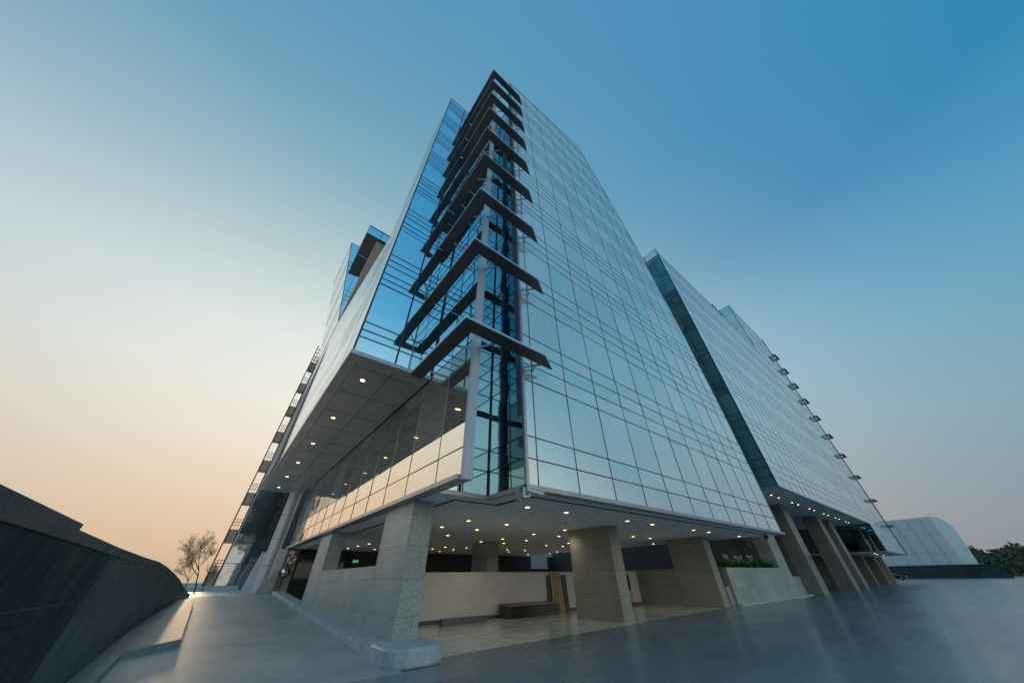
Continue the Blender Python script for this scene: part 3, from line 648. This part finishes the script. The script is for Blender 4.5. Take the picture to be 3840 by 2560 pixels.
for x in (78, 82.5, 89):
    if p3_ is None: p3_ = lamp(x, 9.0, 3.78, .14, LAMPW, 'small round downlight under the low glass box at the block end', 'downlights under the low glass box')
    else: copy_thing(p3_, (x-78, .3, 0))
s0 = None
for x, y in ((12.04, 11.0), (12.1, 14.3), (18.4, 11.1), (18.4, 15.2), (24.4, 9.6)):
    if s0 is None:
        s0 = thing('sprinkler', (x, y, 3.6), 'tiny dark sprinkler head hanging from the white ceiling', 'sprinkler', 'sprinkler heads in the ceiling')
        a = MB(); a.tube([(x, y, 3.6), (x, y, 3.53)], .018, 8); a.tube([(x, y, 3.53), (x, y, 3.52)], .05, 8); build('head', a, DGREY, s0)
    else: copy_thing(s0, (x-12.04, y-11.0, 0))

# the lit downlights throw soft pools on the polished floor
for i, (x, y) in enumerate(((8.07, 13.1), (10.1, 15.5), (14.2, 13.1), (20.6, 13.1), (14.15, 18.6), (20.4, 18.6), (8.07, 9.15), (16.3, 9.15), (22.5, 9.15), (27, 9.15), (8.0, 26.0), (16.0, 26.0), (22.4, 26.0), (14.0, 30.7), (26.8, 26.7))):
    ld = bpy.data.lights.new('lamp_glow', 'SPOT'); ld.energy = 42; ld.color = (1, .84, .66); ld.shadow_soft_size = .15; ld.spot_size = math.radians(150); ld.spot_blend = .9
    lo = bpy.data.objects.new('lamp_glow', ld); C.objects.link(lo); lo.location = (x, y, 3.55)

# security camera at the corner
t_ = thing('security_camera', (6.15, 7.0, 3.5), 'white security camera on a bracket under the tower corner', 'camera')
b = MB(); b.box(6.05, 6.11, 6.98, 7.04, 3.34, 3.62); b.bar((6.08, 7.0, 3.36), (6.24, 6.96, 3.40), .05, .05); b.bar((6.24, 6.96, 3.38), (6.24, 6.94, 3.46), .05, .05, (1, 0, 0)); build('bracket', b, PWHITE, t_, bevel=.01)
h = MB(); h.bar((6.14, 6.97, 3.555), (6.66, 6.86, 3.475), .14, .09); build('housing', h, PWHITE, t_, bevel=.015)
l_ = MB(); l_.bar((6.66, 6.86, 3.473), (6.675, 6.857, 3.471), .10, .06); build('lens', l_, BLACK, t_)
h = MB(); h.bar((6.12, 6.975, 3.612), (6.72, 6.848, 3.520), .17, .012); build('sun_shield', h, PWHITE, t_)
t_ = solo('junction_box', MB().box(5.98, 6.10, 7.12, 7.24, 3.30, 3.58), TRIM, 'small grey box hanging beside the corner security camera', 'box')
t_ = thing('security_camera', (28.2, 7.6, 3.5), 'dark dome camera under the far right end of the ceiling', 'camera')
b = MB(); b.tube([(28.0, 7.9, 3.58), (28.0, 7.9, 3.45)], .13, 12); build('housing', b, DGREY, t_); b = MB(); b.tube([(28.0, 7.9, 3.45), (28.0, 7.9, 3.36)], [.11, .05], 12); build('dome', b, BLACK, t_)
t_ = thing('security_camera', (4.5, 32.6, 3.5), 'white camera above the round traffic sign on the granite pillar', 'camera')
b = MB(); b.box(4.35, 4.6, 32.5, 32.98, 3.22, 3.42); build('housing', b, PWHITE, t_, bevel=.03)

# no-turn sign and convex mirror
def disc(cx_, cy_, cz_, r, th, m, name, par, n=36):
    a = MB(); a.tube([(cx_, cy_, cz_), (cx_, cy_-th, cz_)], r, n); return build(name, a, m, par)
sg = thing('traffic_sign', (4.55, 32.9, 2.87), 'round no-right-turn sign, black arrow struck through in a red ring', 'sign')
cx_, cz_ = 4.58, 2.90
disc(cx_, 32.92, cz_, .36, .03, SIGNW, 'plate', sg)
a = MB(); nn = 40
for i in range(nn):
    a0 = 2*math.pi*i/nn; a1 = 2*math.pi*(i+1)/nn
    P_ = lambda r, t__: (cx_+r*math.cos(t__), 32.882, cz_+r*math.sin(t__))
    a.prism([P_(.29, a0), P_(.29, a1), P_(.38, a1), P_(.38, a0)], (0, -.008, 0))
build('red_ring', a, RED, sg)
a = MB(); a.bar((cx_-.16, 32.876, cz_-.2), (cx_-.02, 32.876, cz_+.1), .075, .01, (0, 1, 0)); a.bar((cx_-.04, 32.876, cz_+.09), (cx_+.08, 32.876, cz_+.13), .07, .01, (0, 1, 0)); a.prism([(cx_+.06, 32.88, cz_+.03), (cx_+.20, 32.88, cz_+.16), (cx_+.05, 32.88, cz_+.22)], (0, -.01, 0)); build('arrow', a, BLACK, sg)
a = MB(); a.bar((cx_-.2, 32.866, cz_+.2), (cx_+.21, 32.866, cz_-.21), .06, .008, (0, 1, 0)); build('slash', a, BLACK, sg)
t_ = thing('traffic_mirror', (4.4, 32.8, 2.1), 'round convex traffic mirror on a post below the round sign', 'mirror')
a = MB(); rings = [(0, .0), (.12, .03), (.22, .08), (.30, .15)]; k = 0
for r, d in rings:
    for i in range(24): t__ = 2*math.pi*i/24; a.v.append((4.42+r*math.cos(t__), 32.66+d, 2.14+r*math.sin(t__)))
for j in range(3):
    for i in range(24): a.f.append((j*24+i, j*24+(i+1) % 24, (j+1)*24+(i+1) % 24, (j+1)*24+i)); a.m.append(0)
build('mirror_face', a, CHROME, t_, smooth=True)
a = MB(); a.tube([(4.42, 32.80, 2.14), (4.42, 32.86, 2.14)], [.33, .30], 24); build('rim', a, BLACK, t_)
a = MB(); a.tube([(4.42, 32.9, .93), (4.42, 32.9, 2.2)], .03, 8); build('post', a, DGREY, t_)

# driveway-side entrance frames seen between the pillars
DOORG = mat('black door glass', (.02, .03, .035), .05, 0, .5)
t_ = thing('entrance_doors', (5.5, 32, 0), 'dark framed glass doors between the sign pillar and the granite wall', 'doors')
build('glass_leaf', MB().box(5.05, 6.6, 32.6, 32.64, .9, 3.1), DOORG, t_); build('glass_leaf', MB().box(6.7, 8.4, 32.6, 32.64, .9, 3.1), DOORG, t_)
a = MB(); a.box(6.58, 6.74, 32.5, 32.7, .9, 3.6); a.box(5.0, 8.5, 32.5, 32.7, 3.08, 3.2); a.box(5.0, 8.5, 32.52, 32.68, .86, .96); build('frame', a, BLACK, t_)

# ------------------------------------------------------------------ planter, plants, palm
t_ = thing('planter', (32, 10.9, 0), 'long raised granite planter holding strappy green plants', 'planter')
build('front_wall', MB().box(27.0, 37.95, 10.72, 10.95, .0, 1.95), GRAN, t_); build('end_wall', MB().box(27.0, 27.25, 10.95, 14.2, 0, 1.945), GRANW, t_); build('soil', MB().box(27.25, 38.2, 10.95, 14.2, 0, 1.85), mat('soil', (.05, .04, .03), .9), t_)
build('base_step', MB().box(26.9, 42.8, 10.45, 10.715, 0, .09), KERB, t_)
solo('litter_bin', MB().box(26.2, 26.6, 10.8, 11.2, 0, .95).box(26.6, 26.85, 10.82, 11.18, .0, .97), TRIM, 'slim grey metal bin at the left end of the planter', 'bin', bevel=.02)
def strap(mb, x, y, z, az, ln_, wd_, droop):
    pts = []; d = Vector((math.cos(az), math.sin(az), 0)); sd = Vector((-d.y, d.x, 0))
    for i in range(6):
        s_ = i/5; p = Vector((x, y, z))+d*ln_*(.12*s_+.8*s_**1.7)*droop+Vector((0, 0, ln_*(s_-.62*droop*s_**2.2))); wv = wd_*(1-s_**2.2)+.004
        pts.append((p-sd*wv, p+sd*wv))
    for i in range(5): mb.poly([pts[i][0], pts[i][1], pts[i+1][1], pts[i+1][0]])
rp_ = random.Random(3)
pls = []
for i in range(22):
    x = 27.9+10*(i/21)+rp_.uniform(-.1, .1); y = 11.25+rp_.uniform(0, .5)
    p_ = thing('strappy_plant', (x, y, 1.85), 'clump of arching strap leaves in the granite planter', 'plant', 'strappy plants filling the planter')
    mb = MB()
    for q in range(34): strap(mb, x+rp_.uniform(-.12, .12), y+rp_.uniform(-.1, .1), 1.84, rp_.uniform(0, 6.28), rp_.uniform(.6, 1.15), rp_.uniform(.03, .05), rp_.uniform(.5, 1.25))
    if i in (2, 3, 7, 8, 9, 12, 13):
        fm = MB()
        for q in range(2):
            fx, fy, fz = x+rp_.uniform(-.15, .15), y-.15+rp_.uniform(-.1, .1), 1.85+rp_.uniform(.62, .82)
            for w_ in range(26):
                v_ = Vector((rp_.gauss(0, 1), rp_.gauss(0, 1), rp_.gauss(.4, 1))).normalized()*.17; u_ = v_.cross(Vector((0, .3, 1))).normalized()*.03
                c_ = Vector((fx, fy, fz)); fm.poly([c_+v_*.3-u_, c_+v_-u_*.4, c_+v_+u_*.4, c_+v_*.3+u_])
            mb.tube([(x, y, 1.85), (fx, fy, fz)], .008, 5)
        build('flower_heads', fm, FLOW, p_)
        p_['label'] = 'strappy plant topped with white star-shaped flower heads in the planter'; p_['group'] = 'flowering plants in the planter'
    build('leaves', mb, LEAFG, p_)
pm = thing('palm', (35.6, 12.3, 1.8), 'tall multi-stemmed areca palm rising behind the planter flowers', 'palm')
sm_ = MB(); fm = MB()
for q in range(9):
    x = 35.6+rp_.uniform(-1.0, 1.0); y = 12.3+rp_.uniform(-.4, .4); dx = rp_.uniform(-.6, .6); dy = rp_.uniform(-.5, .3); h_ = rp_.uniform(1.8, 3.4)
    tp = Vector((x+dx, y+dy, 1.85+h_)); sm_.tube([(x, y, 1.8), (x+dx*.4, y+dy*.4, 1.85+h_*.5), tp], [.04, .03, .02], 6)
    for f_ in range(7):
        az = rp_.uniform(0, 6.28); ln_ = rp_.uniform(.9, 1.5); d = Vector((math.cos(az), math.sin(az), 0)); prev = tp; spine = [tp]
        for i in range(1, 11):
            s_ = i/10; p = tp+d*ln_*s_+Vector((0, 0, .55*s_-.95*s_*s_))*ln_; spine.append(p)
        fm.tube(spine, .008, 4)
        for i in range(2, 11):
            p = spine[i]; dd = (spine[i]-spine[i-1]).normalized(); sd = dd.cross(Vector((0, 0, 1))).normalized()
            for sg_ in (-1, 1):
                for e_ in (0, .5):
                    q0 = spine[i-1].lerp(p, e_); tipp = q0+sd*sg_*(.34-.018*i)+dd*.16+Vector((0, 0, -.10)); fm.poly([q0-dd*.012, q0+dd*.012, tipp])
build('stem', sm_, BARK, pm); build('crown', fm, LEAFP, pm)

# ------------------------------------------------------------------ bare trees at the end of the drive
def bare_tree(x, y, z, h, seed, label, r0=.07, spread=1.0, leaves=1400):
    rr = random.Random(seed); t_ = thing('bare_tree', (x, y, z), label, 'tree', 'bare trees at the end of the driveway'); tr_ = MB(); cr = MB(); lf = MB(); tips = []
    def grow(p, d, ln_, r, lv):
        pts = [p]; n_ = 4
        for i in range(n_):
            d = (d+Vector((rr.gauss(0, .10), rr.gauss(0, .10), rr.gauss(.03, .06)))).normalized(); p = p+d*ln_/n_; pts.append(p)
        (tr_ if lv < 2 else cr).tube(pts, [r*(1-.5*i/n_) for i in range(n_+1)], 6 if lv < 2 else 4)
        if lv >= 2: tips.extend(pts[1:])
        if lv >= 5: return
        for q in range(3 if lv < 4 else 2):
            a = rr.uniform(0, 6.28); s_ = rr.uniform(.35, .75)*spread; pp = pts[rr.choice((2, 3, 4))] if q else pts[-1]
            nd_ = (d+Vector((math.cos(a)*s_, math.sin(a)*s_, rr.uniform(-.05, .3)))).normalized(); grow(pp, nd_, ln_*rr.uniform(.62, .8), r*.55, lv+1)
    grow(Vector((x, y, z)), Vector((0, 0, 1)), h*.33, r0, 0)
    for i in range(leaves):
        c_ = rr.choice(tips)+Vector((rr.gauss(0, .07), rr.gauss(0, .07), rr.gauss(0, .07))); u_ = Vector((rr.gauss(0, 1), rr.gauss(0, 1), rr.gauss(0, 1))).normalized()*.035; v_ = u_.cross(Vector((rr.random(), rr.random(), rr.random()))).normalized()*.02
        lf.poly([c_-u_, c_+v_, c_+u_, c_-v_])
    build('trunk', tr_, BARK, t_); build('twigs', cr, BARK, t_); build('crown', lf, LEAFD, t_)
bare_tree(-.35, 41, .9, 4.7, 5, 'taller bare tree with sparse dry leaves in front of the smoked-glass tower', .06, 1.25, 3000)
bare_tree(-1.0, 38, .9, 3.2, 14, 'shorter bare tree rising over the low end of the dark wall', .04, 1.1, 1500)
bare_tree(.1, 46, .9, 2.4, 21, 'low bare shrub-like tree against the foot of the smoked-glass tower', .05, 1.1, 900)

# ------------------------------------------------------------------ far right: clad hall, low wall, car, woods
hb = thing('metal_hall', (150, 8, 0), 'blue-grey metal-clad hall with one rounded pale edge, behind a low dark wall', 'hall')
m_ = MB(); m_.prism([(150, 2.0, 2.7), (150, 60, 2.7), (150, 60, 12.6), (150, 2.0, 13.4)], (26, 0, 0)); build('wall', m_, METALB, hb)
m_ = MB(); pr = [(149.9, 2.0, 2.7)]; k = 9
prof = [(-.25, 2.7), (-.52, 5.4), (-.69, 8.5), (-.69, 10.9), (-.2, 12.2), (.9, 13.1), (2.0, 13.39)]
m_.prism([(149.9, 2.0, 2.7)]+[(149.9, y_, z_) for y_, z_ in prof], (24, 0, 0)); build('curved_edge', m_, METALL, hb)
m_ = MB()
for y in fr(4.4, 40, 2.55): m_.box(149.97, 150.01, y-.02, y+.02, 2.7, 13.0)
for z in (5.2, 9.3): m_.box(149.97, 150.01, 2.0, 60, z-.025, z+.025)
build('cladding_joint', m_, MULLV, hb)
solo('perimeter_wall', MB().box(148.5, 149.3, -3, 70, 0, 2.75).prism([(148.5, -3, 0), (148.5, -4, 0), (148.5, -3, 2.75)], (.8, 0, 0)), GRAND, 'long low dark wall in front of the metal-clad hall', 'wall')
cr_ = thing('parked_car', (120, 13.2, 0), 'dark saloon car with its nose showing past the last slab column', 'car')
def prof_car(x):
    return [(11.0, .28), (10.95, .55), (11.1, .72), (11.9, .86), (12.5, 1.02), (13.2, 1.40), (14.6, 1.42), (15.3, 1.0), (15.9, .9), (15.95, .3)]
m_ = MB(); m_.prism([(119.2, y_, z_) for y_, z_ in prof_car(0)], (1.75, 0, 0)); build('body', m_, CARP, cr_, bevel=.08)
for y_ in (11.95, 14.9):
    m_ = MB(); m_.tube([(119.1, y_, .33), (119.35, y_, .33)], .33, 18); w_ = build('wheel', m_, RUBBER, cr_); m_ = MB(); m_.tube([(119.07, y_, .33), (119.12, y_, .33)], .2, 10); build('rim', m_, TRIM, w_)
m_ = MB(); m_.prism([(119.17, 12.55, 1.02), (119.17, 13.25, 1.33), (119.17, 14.5, 1.34), (119.17, 15.1, 1.02)], (.02, 0, 0)); build('side_window', m_, G_DARK[0], cr_)
m_ = MB(); m_.box(119.15, 119.5, 10.97, 11.1, .58, .70); build('headlight', m_, PWHITE, cr_)
fw_ = MB(); rw = random.Random(9)
for i in range(16000):
    y_ = -rw.uniform(-12, 40) if i % 4 else -rw.uniform(30, 120); x_ = 195+rw.uniform(0, 30)+abs(y_)*.1; top_ = 7.2+1.0*math.sin(y_*.21)+.8*math.sin(y_*.57+1)+(.9 if rw.random() < .1 else 0); top_ *= (x_/195)
    z_ = rw.uniform(0, 1)**.7*top_; s_ = rw.uniform(.25, .6); c_ = Vector((x_, y_, z_)); u_ = Vector((rw.gauss(0, .4), rw.gauss(0, 1), rw.gauss(0, .6))).normalized()*s_; v_ = u_.cross(Vector((1, rw.gauss(0, .4), rw.gauss(0, .4)))).normalized()*s_*.8
    fw_.poly([c_-u_, c_-v_, c_+u_, c_+v_])
struct('far_wood', fw_, LEAFF, 'stuff')
hd = MB()
for i in range(3000):
    y_ = -rw.uniform(6, 60); x_ = 150+rw.uniform(0, 8); z_ = rw.uniform(0, 1)*3.3*(.85+.15*math.sin(y_*.5)); s_ = rw.uniform(.2, .42); c_ = Vector((x_, y_, z_)); u_ = Vector((rw.gauss(0, .6), rw.gauss(0, 1), rw.gauss(0, .6))).normalized()*s_; v_ = u_.cross(Vector((1, .2, .1))).normalized()*s_
    hd.poly([c_-u_, c_-v_, c_+u_, c_+v_])
solo('hedge', hd, LEAFF, 'clipped dark hedge at the far right edge of the forecourt', 'hedge')
solo('roof_gable', MB().box(198, 203, 2, 4.5, 6.0, 7.6), WALLW, 'tiny pale house corner peeping out of the far trees', 'house')
# fallen leaves on the forecourt
lf0 = None
for x, y in ((7.2, 6.3), (8.2, 5.9), (7.9, 5.0), (10.4, 4.7), (5.0, 5.3)):
    m_ = MB(); m_.poly([(x-.05, y, .012), (x, y-.02, .02), (x+.05, y+.01, .01), (x, y+.025, .006)])
    solo('fallen_leaf', m_, LEAFD, 'small dry leaf lying on the bare forecourt', 'leaf', 'dry leaves on the forecourt')
